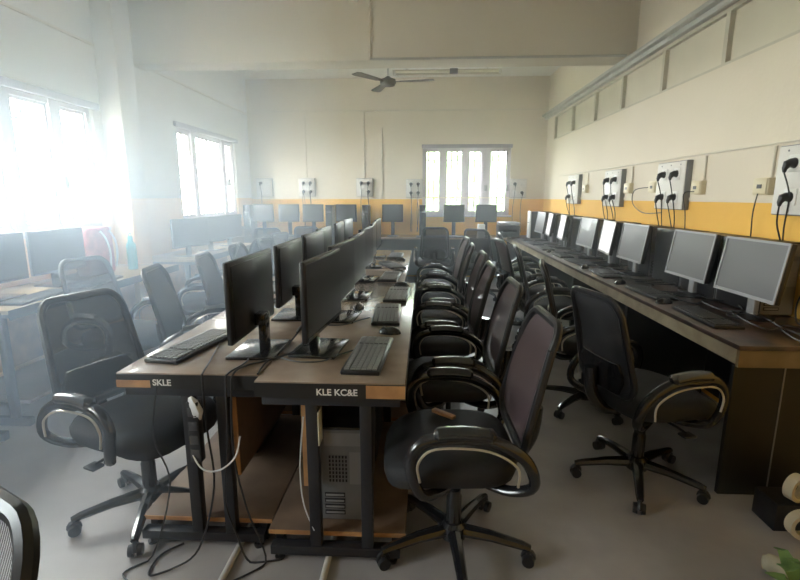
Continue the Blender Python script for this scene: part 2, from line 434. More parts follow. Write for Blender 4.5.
chair('k', 1.22, 5.72, -5, 'fifth office chair from the front at the right wall desk', GD)
chair('k', .88, 6.75, 55, 'black office chair turned sideways in the aisle before the back window', 'chairs along the back wall desk')
GL = 'chairs along the left side of the centre desks'
chair('k', -1.22, 1.90, -20, 'nearest black office chair left of the centre desks, turned towards the camera', GL)
chair('k', -1.36, 2.92, 12, 'second black office chair from the front on the left of the centre desks', GL)
chair('k', -1.36, 3.60, 8, 'third black office chair from the front on the left of the centre desks', GL)
chair('k', -1.38, 4.28, 0, 'fourth black office chair from the front on the left of the centre desks', GL)
chair('k', -1.36, 4.95, 5, 'fifth black office chair from the front on the left of the centre desks', GL)
chair('k', -1.42, 5.62, -4, 'farthest black office chair on the left of the centre desks', GL)
GW = 'chairs between the left wall desk and the centre row'
chair('k', -2.08, 3.15, -15, 'black office chair with its back to the left wall table near the red backpack', GW)
chair('k', -2.02, 4.25, 200, 'black office chair at the left wall desk beside the pier', GW)
chair('k', -1.98, 5.02, 165, 'black office chair just beyond the pier on the left', GW)
chair('k', -2.02, 5.80, 160, 'black office chair farthest along the left wall table beyond the pier', GW)
GB = 'chairs along the back wall desk'
for x, y, d, l in ((-2.68, 7.22, 88, 'leftmost office chair facing the back wall desk, beside the far left window'),
                   (-2.16, 6.85, 92, 'second office chair from the left facing the back wall desk'),
                   (-1.68, 7.25, 86, 'third office chair from the left facing the back wall desk'),
                   (-1.20, 6.87, 93, 'fourth office chair from the left facing the back wall desk'),
                   (.16, 7.15, 90, 'office chair facing the back wall desk at the left edge of the back window'),):
    chair('k', x, y, d, l, GB)
near = chair('k', -.81, .33, 243, 'black mesh chair at the lower left corner, closest to the camera')
for ch in near.children:
    if ch.name.startswith('backrest'): ch.data = ch.data.copy(); ch.data.materials[0] = M['netc']

# ------------------------------------------------------------------ centre tables (front left corner at origin, long side along +Y)
def text_mesh(body, size, depth=.0006):
    cu = bpy.data.curves.new('lettering', 'FONT'); cu.body = body; cu.size = size; cu.extrude = depth; cu.offset = .0006
    o = bpy.data.objects.new('lettering_src', cu); C.objects.link(o)
    dg = bpy.context.evaluated_depsgraph_get(); me = bpy.data.meshes.new_from_object(o.evaluated_get(dg))
    C.objects.unlink(o); bpy.data.objects.remove(o)
    return me
def lettering(body, size, parent, loc, mat='white', rot=(PI/2, 0, 0)):
    me = text_mesh(body, size); me.name = 'lettering'; me.materials.clear(); me.materials.append(M[mat])
    o = bpy.data.objects.new('lettering', me); C.objects.link(o); o.parent = parent; o.location = loc; o.rotation_euler = rot
    return o
def table(x, y, L, W, label, panel_x, group, wood=None, text=None, postx=(.06, .24)):
    t = thing('computer_table', label, 'table', (x, y, 0), 0, group)
    top = obj('tabletop', box(BM(), 0, W, 0, L, .725, .75, bev=.002), 'desk', t)
    bm = BM(); box(bm, 0, W, .0, .018, .69, .7248); box(bm, 0, W, L-.018, L, .69, .7248); box(bm, 0, .018, .018, L-.018, .69, .7248); box(bm, W-.018, W, .018, L-.018, .69, .7248)
    box(bm, 0, W, -.003, 0, .69, .745)
    obj('edge_band', bm, 'lam_b', t)
    if wood:
        a, b, z0, z1 = wood; obj('worn_edge', box(BM(), a, b, -.006, -.0032, z0, z1), 'ply', t)['label'] = 'bare orange wood showing on the table edge'
    if text: lettering(text[0], text[2], t, (text[1], -.0045, .703))
    for yy in (.012, L/2, L-.09):
        bm = BM(); box(bm, .02, W-.02, yy, yy+.045, .03, .068, bev=.003)
        for q in (.05, W-.05): lathe(bm, [(.018, 0), (.02, .01), (.008, .012), (.008, .031)], 12, (q, yy+.022, 0))
        obj('foot_beam', bm, 'blackm', t)
        for q in postx:
            obj('post', box(BM(), q-.022, q+.022, yy+.002, yy+.043, .068, .69, bev=.003), 'blackm', t)
        bm = BM(); box(bm, .02, W-.02, yy, yy+.045, .655, .69, bev=.002); obj('top_rail', bm, 'blackm', t)
    for a, b in ((.062, L/2-.004), (L/2+.05, L-.095)):
        obj('lower_shelf', box(BM(), .0, W, a, b, .085, .103, bev=.002), 'board', t)
        obj('shelf_edge', box(BM(), .0, W, a-.0035, a-.0005, .085, .103), 'ply', t)
        for yy in (a+.01, b-.05):
            for q in (.04, W-.04): obj('shelf_support', box(BM(), q-.015, q+.015, yy, yy+.04, .0, .0845), 'blackm', t)
    pn = obj('divider_board', box(BM(), panel_x-.009, panel_x+.009, .065, L/2-.01, .30, .655), 'board', t)
    obj('board_edge', box(BM(), panel_x-.009, panel_x+.009, .058, .0645, .30, .655), 'ply', pn)
    return t
GT = 'centre computer tables'
table(-.605, 1.605, 2.03, .545, 'nearest right-hand centre computer table with white lettering and bare orange wood edge', .16, GT, (.405, .545, .694, .742), ('KLE KC&E', .225, .034), (.20, .40))
table(-1.155, 1.665, 2.03, .545, 'nearest left-hand centre computer table, keyboard and flat monitor base on top', .42, GT, (0, .13, .694, .722), ('SKLE', .14, .034), (.255, .39))
table(-.69, 3.66, 2.30, .545, 'far right-hand centre computer table nearest the aisle chairs', .16, GT, None, None, (.20, .40))
table(-1.24, 3.72, 2.24, .545, 'far left-hand centre computer table towards the back wall', .42, GT, None, None, (.255, .39))

# ------------------------------------------------------------------ monitors (screen faces local +X, stand base centre at origin)
def monitor_black(label):
    t = thing('monitor', label, 'monitor')
    bm = box(BM(), -.11, .09, -.13, .13, 0, .014, bev=.005); obj('stand_base', bm, 'gloss', t)
    bm = BM(); box(bm, -.05, -.018, -.03, .03, .012, .15, bev=.005); box(bm, -.05, .0, -.035, .035, .12, .17, bev=.006); obj('stand_neck', bm, 'gloss', t)
    bm = BM(); box(bm, 0, .022, -.255, .255, .10, .415, bev=.005); box(bm, -.006, .0, -.235, .235, .115, .40, bev=.004); obj('housing', bm, 'black', t)
    obj('screen', box(BM(), .0222, .0232, -.243, .243, .122, .403), 'screen', t)
    obj('chin', box(BM(), .0222, .0240, -.243, .243, .104, .119), 'gloss', t)
    return t
def monitor_silver(label):
    t = thing('monitor', label, 'monitor')
    bm = BM(); lathe(bm, [(.11, 0), (.11, .008), (.06, .018), (.025, .022)], 28); obj('stand_base', bm, 'black', t)
    bm = box(BM(), -.022, .008, -.03, .03, .018, .24, bev=.006); obj('stand_neck', bm, 'silver', t)
    tilt = Matrix.Translation((.01, 0, .27)) @ Matrix.Rotation(R(-8), 4, 'Y')
    def tb(bm, *a, bev=0): box(bm, *a, mat=tilt, bev=bev)
    bm = BM(); tb(bm, .0, .03, -.245, .245, -.155, .155, bev=.008); tb(bm, -.035, .0, -.15, .15, -.11, .11, bev=.012); obj('housing', bm, 'black', t)
    bm = BM()
    for a in ((.0302, .036, -.245, .245, .142, .155), (.0302, .036, -.245, .245, -.155, -.138), (.0302, .036, -.245, -.232, -.138, .142), (.0302, .036, .232, .245, -.138, .142)): tb(bm, *a)
    obj('bezel', bm, 'silver', t)
    bm = BM(); tb(bm, .0302, .0315, -.232, .232, -.138, .142); obj('screen', bm, 'screen_g', t)
    return t
def monitor_square(label):
    t = thing('monitor', label, 'monitor')
    bm = BM(); lathe(bm, [(.10, 0), (.10, .008), (.05, .018), (.02, .02)], 20); obj('stand_base', bm, 'black', t)
    obj('stand_neck', box(BM(), -.02, .01, -.03, .03, .018, .30, bev=.005), 'black', t)
    obj('housing', box(BM(), .01, .05, -.175, .175, .24, .53, bev=.008), 'black', t)
    obj('screen', box(BM(), .0502, .0512, -.155, .155, .262, .512), 'screen', t)
    return t
mb, ms, mq = monitor_black('x'), monitor_silver('x'), monitor_square('x')
first = {}
def put(src, loc, deg, label, group=None):
    if src.name not in first:
        first[src.name] = 1; src.location = loc; src.rotation_euler = (0, 0, R(deg)); src['label'] = label
        if group: src['group'] = group
        return src
    return dup(src, loc, R(deg), label, group)
ORD = ['nearest', 'second', 'third', 'fourth', 'fifth', 'farthest']
for i, (x, y, d) in enumerate(((-.435, 1.98, -5), (-.445, 2.54, -4), (-.44, 3.10, -2), (-.46, 3.76, -4), (-.48, 4.50, 2), (-.51, 5.25, 0))):
    put(mb, (x, y, .75), d, ORD[i]+(' black monitor' if i in (0, 5) else ' black monitor from the front')+' in the right-hand line on the centre desks', 'monitors facing right on the centre desks')
for i, (x, y, d) in enumerate(((-.71, 1.95, 180), (-.72, 2.57, 181), (-.74, 3.24, 178), (-.78, 3.80, 180), (-.80, 4.60, 182), (-.82, 5.25, 178))):
    put(mb, (x, y, .75), d, ORD[i]+(' black monitor' if i in (0, 5) else ' black monitor from the front')+' in the left-hand line on the centre desks', 'monitors facing left on the centre desks')

# ------------------------------------------------------------------ keyboards and mice
def make_keyboard(label, keymat):
    t = thing('keyboard', label, 'keyboard')     # long axis local Y, user side +X
    bm = box(BM(), -.075, .075, -.225, .225, 0, .018, bev=.006); obj('keyboard_body', bm, 'black', t)
    bm = BM()
    for r in range(6):
        for k in range(21):
            if k in (15, ) : continue
            y = -.212+.0202*k; x = -.058+.0205*r+(-.004 if r == 0 else 0)
            if r == 5 and 4 <= k <= 9: continue
            box(bm, x, x+.0165, y, y+.0165, .018, .0235)
    box(bm, .0445, .061, -.212+.0202*4, -.212+.0202*10-.003, .018, .0235)
    o = obj('keys', bm, keymat, t); o['kind'] = 'stuff'
    return t
def make_mouse(label):
    t = thing('mouse', label, 'mouse')
    bm = BM(); s = bmesh.new(); bmesh.ops.create_uvsphere(s, u_segments=20, v_segments=12, radius=1)
    for v in s.verts:
        v.co.x *= .056; v.co.y *= .031; v.co.z = max(v.co.z, 0)*.034
    merge(bm, s); obj('mouse_shell', bm, 'gloss', t)
    obj('scroll_wheel', cyl(BM(), (.03, -.004, .028), (.03, .004, .028), .007, n=12), 'keyl', t)
    return t
kg, kl = make_keyboard('x', 'keyl'), make_keyboard('x', 'keyg'); ms0 = make_mouse('x')
kl.name = 'keyboard.dark'
for i, (x, y, d) in enumerate(((-.22, 1.90, -3), (-.20, 2.60, 2), (-.17, 3.15, -2), (-.27, 3.88, -3), (-.30, 4.55, 20), (-.31, 5.30, -2))):
    put(kg, (x, y, .75), d, ORD[i]+' keyboard'+('' if i in (0, 5) else ' from the front')+' on the right edge of the centre desks', 'keyboards on the right of the centre desks')
for i, (x, y) in enumerate(((-1.0, 1.985), (-1.0, 2.72), (-1.02, 3.38), (-1.06, 4.15), (-1.07, 4.85))):
    put(kg, (x, y, .75), 180+(-10 if i == 0 else 3), ('nearest keyboard' if i == 0 else ORD[i]+' keyboard from the front')+' on the left edge of the centre desks', 'keyboards on the left of the centre desks')
for i, (x, y, d) in enumerate(((-.16, 2.245, 170), (-.38, 2.75, 80), (-.16, 3.50, 175), (-.22, 4.18, 180), (-.24, 4.98, 160))):
    put(ms0, (x, y, .75), d, ('nearest mouse' if i == 0 else ORD[i]+' mouse from the front')+' on the right-hand centre desks', 'mice on the centre desks')

# ------------------------------------------------------------------ long right wall desk
t = thing('long_wall_desk', 'long dark worktop along the right wall with a tan front edge and black end panel', 'desk', (1.42, 2.13, 0))
D0 = 6.30
obj('worktop', box(BM(), -.012, .622, -.012, D0, .728, .75, bev=.002), 'desk_d', t)
obj('front_apron', box(BM(), .0, .02, .022, D0, .655, .7278), 'edge_t', t)
obj('end_apron', box(BM(), .0, .62, .0, .02, .645, .7278), 'edge_e', t)['label'] = 'yellow brown board across the near end'
for i, y in enumerate((.0, 1.25, 2.5, 3.75, 5.0, 6.25)):
    obj('end_panel' if i == 0 else 'support_panel', box(BM(), .025 if i else .0, .60, y+(.0205 if i == 0 else 0), y+.045, 0, .645 if i == 0 else .727), 'lam_b', t)
obj('panel_seam', box(BM(), .22, .226, .0175, .0203, .0, .644), 'steel', t)
obj('back_panel', box(BM(), .60, .615, .05, D0, .05, .727), 'lam_b', t)
obj('cable_tray', box(BM(), .50, .598, .05, D0-.1, .60, .65), 'lam_b', t)
GM = 'silver-edged monitors on the right wall desk'
glow_list = []
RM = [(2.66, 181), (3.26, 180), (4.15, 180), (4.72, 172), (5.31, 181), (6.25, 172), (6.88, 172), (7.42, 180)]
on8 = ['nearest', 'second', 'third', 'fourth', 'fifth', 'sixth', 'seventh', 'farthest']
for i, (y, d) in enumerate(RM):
    mo = put(ms, (1.80, y, .75), d, on8[i]+' silver-edged monitor'+('' if i in (0, 7) else ' from the front')+' on the right wall desk'+(', with added white glow' if i in (3, 5, 6) else ''), GM)
    if i in (3, 5, 6): glow_list.append(mo)
def set_glow(o):
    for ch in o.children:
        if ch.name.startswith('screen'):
            ch.data = ch.data.copy(); ch.data.materials[0] = M['white_glow']; ch['label'] = 'bright white screen'
for mo in glow_list: set_glow(mo)
# tower cases standing along the wall behind them
def make_tower(label, rear=False):
    t = thing('computer_tower', label, 'computer')     # front faces local +X, 0.18 wide in Y
    obj('case', box(BM(), -.20, .195, -.09, .09, .006, .41, bev=.004), 'black', t)
    bm = BM()
    for x in (-.15, .15):
        for y in (-.07, .07): lathe(bm, [(.012, 0), (.012, .006)], 8, (x, y, 0))
    obj('foot', bm, 'black', t)
    f = obj('front_panel', box(BM(), .1955, .207, -.088, .088, .01, .405, bev=.004), 'steel', t)
    obj('optical_drive', box(BM(), .2075, .210, -.073, .073, .33, .37), 'gloss', f)
    obj('power_button', cyl(BM(), (.2072, 0, .28), (.2105, 0, .28), .010), 'silver', f)
    # rear plate with grille and slots
    r = obj('rear_plate', box(BM(), -.2045, -.2005, -.085, .085, .012, .402), 'steel', t)
    bm = BM()
    for i in range(7):
        for j in range(6): box(bm, -.2075, -.2048, -.02+.013*j, -.013+.013*j, .18+.017*i, .19+.017*i)
    for k in range(4): box(bm, -.2075, -.2048, -.01, .072, .035+.026*k, .053+.026*k)
    obj('vent_grille', bm, 'black', r)
    bm = BM(); 
    for k in range(4): box(bm, -.2085, -.2076, -.006, .068, .040+.026*k, .048+.026*k)
    box(bm, -.2062, -.2048, -.08, -.03, .17, .31); box(bm, -.2062, -.2048, -.08, .07, .335, .39)
    obj('port_block', bm, 'silver', r)
    return t
tw = make_tower('x')
GTW = 'computer towers along the right wall'
tws = [(2.88, 'black computer tower behind the nearest silver monitor'), (3.31, 'black computer tower behind the second silver monitor'), (3.74, 'black computer tower between the second and third silver monitors'),
       (4.22, 'black computer tower behind the third silver monitor'), (4.83, 'black computer tower behind the fourth silver monitor'), (5.45, 'black computer tower just beyond the fifth silver monitor'),
       (5.95, 'black computer tower between the fifth and sixth silver monitors'), (6.50, 'black computer tower behind the sixth silver monitor'), (7.06, 'black computer tower behind the seventh silver monitor'), (7.56, 'black computer tower behind the farthest silver monitor')]
for y, l in tws: put(tw, (1.945, y, .75), 90, l, GTW)
# white-fronted tower at the far end
t = thing('computer_tower', 'tall computer tower with a white front at the far end of the right wall desk', 'computer', (1.88, 7.92, .75), PI)
obj('case', box(BM(), -.15, .165, -.09, .09, .0, .42, bev=.004), 'black', t)
obj('front_panel', box(BM(), .1655, .19, -.09, .09, .0, .43, bev=.006), 'white', t)
obj('drive_slot', box(BM(), .1905, .192, -.07, .07, .24, .25), 'black', t)
for i, (x, y, d) in enumerate(((1.54, 2.62, 178), (1.55, 3.30, 182), (1.55, 4.14, 176), (1.56, 4.86, 184), (1.55, 5.45, 180), (1.55, 6.2, 177), (1.56, 6.85, 182), (1.55, 7.45, 180))):
    put(kl, (x, y, .75), d, on8[i]+' black keyboard'+('' if i in (0, 7) else ' from the front')+' on the right wall desk', 'keyboards on the right wall desk')
for i, (x, y) in enumerate(((1.50, 3.00), (1.50, 3.68), (1.50, 4.50), (1.50, 5.82))):
    put(ms0, (x, y, .75), 10+20*i, ('nearest' if i == 0 else ORD[i])+' mouse'+('' if i == 0 else ' from the front')+' on the right wall desk', 'mice on the right wall desk')

# ------------------------------------------------------------------ towers on the lower shelves of the centre tables
GS = 'computer towers under the centre desks'
for i, (x, y) in enumerate(((-.315, 1.93), (-.315, 2.37), (-.315, 3.0))):
    put(tw, (x, y, .103), 90, ('grey-backed computer tower on the shelf under the nearest right-hand centre table' if i == 0 else ORD[i]+' computer tower on the shelf under the nearest right-hand centre table'), GS)
for i, (x, y) in enumerate(((-.93, 2.42), (-.93, 3.0))):
    put(tw, (x, y, .103), 90, ['computer tower standing on the shelf under the nearest left-hand centre table', 'second computer tower on the shelf under the nearest left-hand centre table'][i], GS)
for i, (x, y) in enumerate(((-.42, 4.2), (-.42, 5.15))):
    put(tw, (x, y, .103), 90, ['nearer computer tower on the shelf under the far right-hand centre table', 'farther computer tower on the shelf under the far right-hand centre table'][i], GS)

# ------------------------------------------------------------------ back wall desk
t = thing('back_wall_desk', 'long desk across the back wall with a dark front panel coloured with teal haze', 'desk', (XL+.02, 7.80, 0))
obj('worktop', box(BM(), 0, 4.36, 0, .69, .725, .75, bev=.002), 'desk', t)
obj('front_panel', box(BM(), .02, 4.34, .10, .118, .12, .724), 'teal', t)
for x in (.02, 1.45, 2.9, 4.30): obj('support_panel', box(BM(), x, x+.03, .1185, .65, 0, .724), 'lam_b', t)
GBm = 'square monitors on the back wall desk'
for x, l in ((-2.71, 'leftmost monitor on the back wall desk, beside the far left window'), (-2.27, 'second monitor from the left on the back wall desk'), (-1.86, 'third monitor from the left on the back wall desk'),
             (-1.30, 'fourth monitor from the left on the back wall desk'), (-.52, 'monitor alone before the yellow wall, left of the back window'), (.50, 'monitor before the left half of the back window'), (1.03, 'monitor before the right half of the back window')):
    put(mq, (x, 8.12, .75), -90, l, GBm)
tsm = thing('computer_tower', 'dark upright tower at the left end of the back wall desk', 'computer', (-2.96, 8.15, .75), -PI/2)
def slim(t, fm='gloss'):
    obj('case', box(BM(), -.17, .15, -.055, .055, 0, .52, bev=.004), 'black', t); obj('front_panel', box(BM(), .1505, .165, -.055, .055, 0, .52, bev=.004), fm, t)
    obj('drive_slot', box(BM(), .1655, .167, -.04, .04, .40, .41), 'steel', t)
slim(tsm)
for x, l in ((-1.575, 'dark upright tower between the third and fourth monitors on the back wall desk'), (-.97, 'dark upright tower with a pale label on the back wall desk'), (-.02, 'upright tower at the left edge of the back window')):
    dup(tsm, (x, 8.15, .75), -PI/2, l, 'upright towers on the back wall desk')
tsm['group'] = 'upright towers on the back wall desk'
tg = tag(obj('notice_card', box(BM(), -.06, .06, -.004, 0, 0, .13), 'silver', None, loc=(-.97, 7.965, .75)), 'pale grey card leaning on an upright tower on the back wall desk', 'card')
tag(obj('speaker_box', box(BM(), -.055, .055, -.06, .06, 0, .22, bev=.01), 'white', None, loc=(.93, 7.88, .75)), 'small white box standing before the monitor by the back window', 'box')
t = thing('printer', 'black and grey laser printer at the right end of the back wall desk', 'printer', (1.16, 8.02, .75), 0)
t.location = (1.40, 8.12, .75)
# the printer body: rounded case, lid, paper slot
bm = BM(); box(bm, -.17, .17, -.17, .17, 0, .20, bev=.02); obj('printer_body', bm, 'black', t)
obj('lid', box(BM(), -.165, .165, -.16, .16, .2005, .245, bev=.015), 'silver', t); obj('paper_slot', box(BM(), -.12, .12, -.172, -.1705, .09, .12), 'gloss', t)
for i, x in enumerate((-2.3, -1.86, -1.32, .10, .50, 1.02)):
    put(kl, (x, 7.92 if x < .9 else 7.9, .75), -90, ['keyboard before the second monitor on the back wall desk', 'keyboard before the third monitor on the back wall desk', 'keyboard before the fourth monitor on the back wall desk', 'keyboard at the left edge of the back window', 'keyboard before the left half of the back window', 'keyboard before the right half of the back window'][i], 'keyboards on the back wall desk') if x != 1.02 else None

# ------------------------------------------------------------------ left wall desks
def left_table(y, L, label):
    t = thing('wall_table', label, 'table', (XL+.01, y, 0), 0, 'tables along the left wall')
    obj('tabletop', box(BM(), 0, .62, 0, L, .725, .75, bev=.002), 'edge_b', t)
    obj('edge_band', box(BM(), .6205, .624, 0, L, .69, .75), 'lam_b', t)
    for yy in (.05, L-.09):
        obj('foot_beam', box(BM(), .03, .60, yy, yy+.045, .0, .05, bev=.003), 'blackm', t)
        for q in (.12, .50): obj('post', box(BM(), q-.022, q+.022, yy+.002, yy+.043, .05, .69, bev=.003), 'blackm', t)
        obj('top_rail', box(BM(), .03, .60, yy, yy+.045, .69, .7245), 'blackm', t)
    obj('lower_shelf', box(BM(), .05, .58, .1, L-.1, .13, .15), 'board', t)
    obj('divider_board', box(BM(), .20, .218, .1, L-.1, .25, .66), 'ply', t)
left_table(.55, 2.0, 'left wall table nearest the camera'); left_table(2.60, 1.97, 'left wall table under the window with the red backpack and turquoise bottle')
for (y, l, d) in ((2.90, 'nearer dark monitor on the left wall table, at the left edge of the photo', 2), (3.45, 'farther dark monitor on the left wall table, beside the backpack', -3)):
    put(mb, (-2.74, y, .75), d, l, 'monitors on the left wall tables')
for (y, l) in ((2.95, 'keyboard before the nearer monitor on the left wall table'), (3.55, 'keyboard before the farther monitor on the left wall table')):
    put(kg, (-2.52, y, .75), 4, l, 'keyboards on the left wall tables')
left_table(4.92, 1.9, 'left wall table beyond the pier, under the far left window')
for (y, l, d) in ((5.28, 'nearer dark monitor on the left wall table beyond the pier', -20), (5.86, 'middle dark monitor on the left wall table beyond the pier', -12), (6.45, 'farthest dark monitor on the left wall table beyond the pier', -8)):
    put(mb, (-2.62, y, .75), d, l, 'monitors on the left wall table beyond the pier')
# bag
t = thing('backpack', 'red and pink backpack on the left wall table under the window', 'bag', (-2.80, 3.95, .75))
bm = BM(); s = bmesh.new(); bmesh.ops.create_cube(s, size=1); bmesh.ops.subdivide_edges(s, edges=s.edges, cuts=5, use_grid_fill=True)
rn = random.Random(2)
for v in s.verts:
    v.co.x *= .17*(1-.25*max(0, v.co.z)); v.co.y *= .33; v.co.z *= .40
    r_ = .05
    v.co += Vector((rn.uniform(-1, 1), rn.uniform(-1, 1), 0))*.006
    if abs(v.co.y) > .12: v.co.x *= .75
    if v.co.z > .15: v.co.y *= .90
    v.co.z += .20
merge(bm, s); o = obj('bag_body', bm, 'red', t, sharp=80); md = o.modifiers.new('round', 'SUBSURF'); md.levels = 1; md.render_levels = 1
bm = BM(); tube(bm, spline([(.085, -.03, .37), (.11, .0, .30), (.115, .03, .18), (.10, .04, .05)], 5), .009, 6); obj('strap', bm, 'white', t)
bm = BM(); tube(bm, spline([(.085, .09, .37), (.11, .12, .28), (.11, .13, .16), (.09, .13, .05)], 5), .009, 6); obj('strap', bm, 'white', t)
t = thing('water_bottle', 'turquoise water bottle standing on the left wall table beside the backpack', 'bottle', (-2.66, 4.24, .75))
bm = BM(); lathe(bm, [(.036, 0), (.040, .006), (.040, .20), (.038, .225), (.022, .255), (.018, .27)], 24); obj('bottle_body', bm, 'turq', t)
bm = BM(); lathe(bm, [(.021, .262), (.021, .295), (.017, .30)], 20); obj('bottle_cap', bm, 'turq', t)
bm = BM(); tube(bm, spline([(.0, -.018, .295), (0, -.012, .325), (0, .012, .325), (0, .018, .295)], 4), .004, 6); obj('carry_loop', bm, 'turq', t)

# ------------------------------------------------------------------ switchboards on the walls (face -X locally; root on wall surface)
def make_board(label, w=.46, h=.38):
    t = thing('switchboard', label, 'switchboard')
    obj('back_box', box(BM(), -.045, 0, -w/2, w/2, -h/2, h/2, bev=.004), 'steel', t)
    obj('face_plate', box(BM(), -.052, -.0455, -w/2+.006, w/2-.006, -h/2+.006, h/2-.006, bev=.002), 'board_w', t)
    for i, y in enumerate((-.11, .09)):
        for j, z in enumerate((.09, -.09)):
            s_ = obj('socket', box(BM(), -.058, -.0525, y-.045, y+.045, z-.045, z+.045, bev=.002), 'white', t)
            bm = BM()
            for (dy, dz) in ((-.018, -.01), (.018, -.01), (0, .02)): cyl(bm, (-.0595, y+dy, z+dz), (-.0582, y+dy, z+dz), .006, n=8)
            obj('socket_hole', bm, 'black', s_)
            w_ = obj('switch', box(BM(), -.062, -.0525, y+.055, y+.075, z-.015, z+.02, bev=.002), 'white', t)
            obj('indicator', box(BM(), -.0632, -.0622, y+.060, y+.070, z+.008, z+.014), 'led', w_)
    for i, y in enumerate((-.15, 0, .15)):
        obj('screw', cyl(BM(), (-.0545, y, h/2-.03), (-.0522, y, h/2-.03), .006, n=8), 'steel', t)
    return t
def make_plug(label):
    t = thing('power_plug', label, 'plug')
    bm = BM(); tube(bm, [(-.058, 0, 0), (-.075, 0, 0), (-.095, 0, -.006), (-.105, 0, -.03), (-.105, 0, -.05)], [.026, .026, .022, .014, .008], 10); obj('plug_body', bm, 'black', t)
    obj('plug_face', cyl(BM(), (-.0605, 0, 0), (-.056, 0, 0), .029, n=12), 'black', t)
    return t
sb = make_board('x'); pl = make_plug('x')
GSb = 'switchboards on the walls'; plug_pts = []
sbs = [((XR, 2.68, 1.49), 0, 'switchboard at the right edge of the photo with two black plugs', (2, 3)),
       ((XR, 4.11, 1.49), 0, 'second switchboard from the front on the right wall, four plugs', (0, 1, 2, 3)),
       ((XR, 5.34, 1.49), 0, 'third switchboard from the front on the right wall', (0, 1, 2, 3)),
       ((XR, 6.72, 1.50), 0, 'farthest switchboard on the right wall', (0, 2, 3)),
       ((-2.79, YB, 1.565), 90, 'leftmost switchboard on the back wall beside the corner', (2,)),
       ((-2.04, YB, 1.565), 90, 'second switchboard from the left on the back wall', (0, 1, 2, 3)),
       ((-1.03, YB, 1.565), 90, 'third switchboard from the left on the back wall', (0, 1, 2)),
       ((-.17, YB, 1.545), 90, 'switchboard just left of the back window', (0, 1, 2, 3)),
       ((1.60, YB, 1.545), 90, 'switchboard between the back window and the right corner', (1, 2))]
SP = [(-.11, .09), (-.11, -.09), (.09, .09), (.09, -.09)]
nm = {(-.11, .09): 'upper', (-.11, -.09): 'lower', (.09, .09): 'upper', (.09, -.09): 'lower'}
def rotz(v, d): c, s = math.cos(R(d)), math.sin(R(d)); return (v[0]*c-v[1]*s, v[0]*s+v[1]*c, v[2])
SN = ['nearest right wall switchboard', 'second right wall switchboard', 'third right wall switchboard', 'farthest right wall switchboard', 'leftmost back wall switchboard',
      'second back wall switchboard', 'third back wall switchboard', 'switchboard left of the back window', 'switchboard right of the back window']
for (loc, d, l, pls), short in zip(sbs, SN):
    o = put(sb, loc, d, l, GSb)
    if d == 90: o.scale = (1, .62, .82)
    for k in pls:
        y, z = SP[k]; sc = (.62, .82) if d == 90 else (1, 1)
        p = rotz((0, y*sc[0], z*sc[1]), d); q = tuple(a+b for a, b in zip(loc, p))
        side = 'right-hand' if y < 0 else 'left-hand'
        if d == 90: side = 'left-hand' if y*1 > 0 else 'right-hand'
        put(pl, q, d, 'black plug in the %s %s socket of the %s' % (nm[SP[k]], side, short), 'plugs in the switchboards')
        e = rotz((-.105, 0, -.05), d); plug_pts.append((tuple(a+b for a, b in zip(q, e)), d, 'black power lead from the %s %s plug of the %s' % (nm[SP[k]], side, short)))
def make_jbox(label):
    t = thing('junction_box', label, 'box')
    obj('box_body', box(BM(), -.04, 0, -.065, .065, -.05, .05, bev=.004), 'ivory', t)
    obj('cover', box(BM(), -.046, -.0405, -.058, .058, -.043, .043, bev=.002), 'ivory', t)
    obj('port', box(BM(), -.049, -.0465, -.02, .02, -.012, .012), 'black', t)
    return t
jb = make_jbox('x')
jb_list = [(3.04, 1.462, 'ivory junction box left of the nearest right wall switchboard'), (3.74, 1.468, 'ivory junction box right of the second right wall switchboard'), (4.44, 1.485, 'ivory junction box left of the second right wall switchboard'), (4.98, 1.485, 'ivory junction box right of the third right wall switchboard'), (6.28, 1.50, 'ivory junction box right of the farthest right wall switchboard')]
for y, z, l in jb_list: put(jb, (XR, y, z), 0, l, 'junction boxes on the right wall')

# surface conduits on the walls
def conduit(pts, label, r=.008, mat='beam'):
    bm = BM(); tube(bm, pts, r, 6); return tag(obj('wall_conduit', bm, mat), label, 'conduit', 'surface conduits')
conduit([(XR-.009, .5, 1.70), (XR-.009, 7.6, 1.715)], 'thin horizontal conduit along the right wall above the switchboards')
for y, z, l in ((3.0, 1.512, 'nearest'), (3.70, 1.518, 'second'), (4.94, 1.535, 'third'), (6.24, 1.55, 'farthest')):
    conduit([(XR-.009, y, z), (XR-.009, y, 1.692)], l+' short vertical conduit rising from a right wall junction box')
for x, l in ((-1.03, 'tall vertical conduit above the third back wall switchboard'), (-2.04, 'tall vertical conduit above the second back wall switchboard')):
    conduit([(x, YB-.009, 1.73), (x, YB-.009, 2.81)], l)
conduit([(-.72, YB-.009, 1.40), (-.72, YB-.009, 2.55)], 'vertical conduit between the third switchboard and the back window')
conduit([(-.55, 5.11, 3.34), (-.55, 5.11, 2.76)], 'vertical conduit down the face of the ceiling beam', .014)
conduit([(-.55, 5.108, 2.748), (1.95, 5.108, 2.748)], 'horizontal conduit along the lower edge of the ceiling beam', .012, 'ledge')
t = thing('beam_junction_box', 'small junction box at the top of the beam conduit', 'box', (-.66, 5.12, 3.30)); obj('box_body', box(BM(), -.09, .0, -.03, 0, -.03, .03, bev=.004), 'beam', t); obj('cover', box(BM(), -.08, -.01, -.034, -.0305, -.022, .022), 'ledge', t)

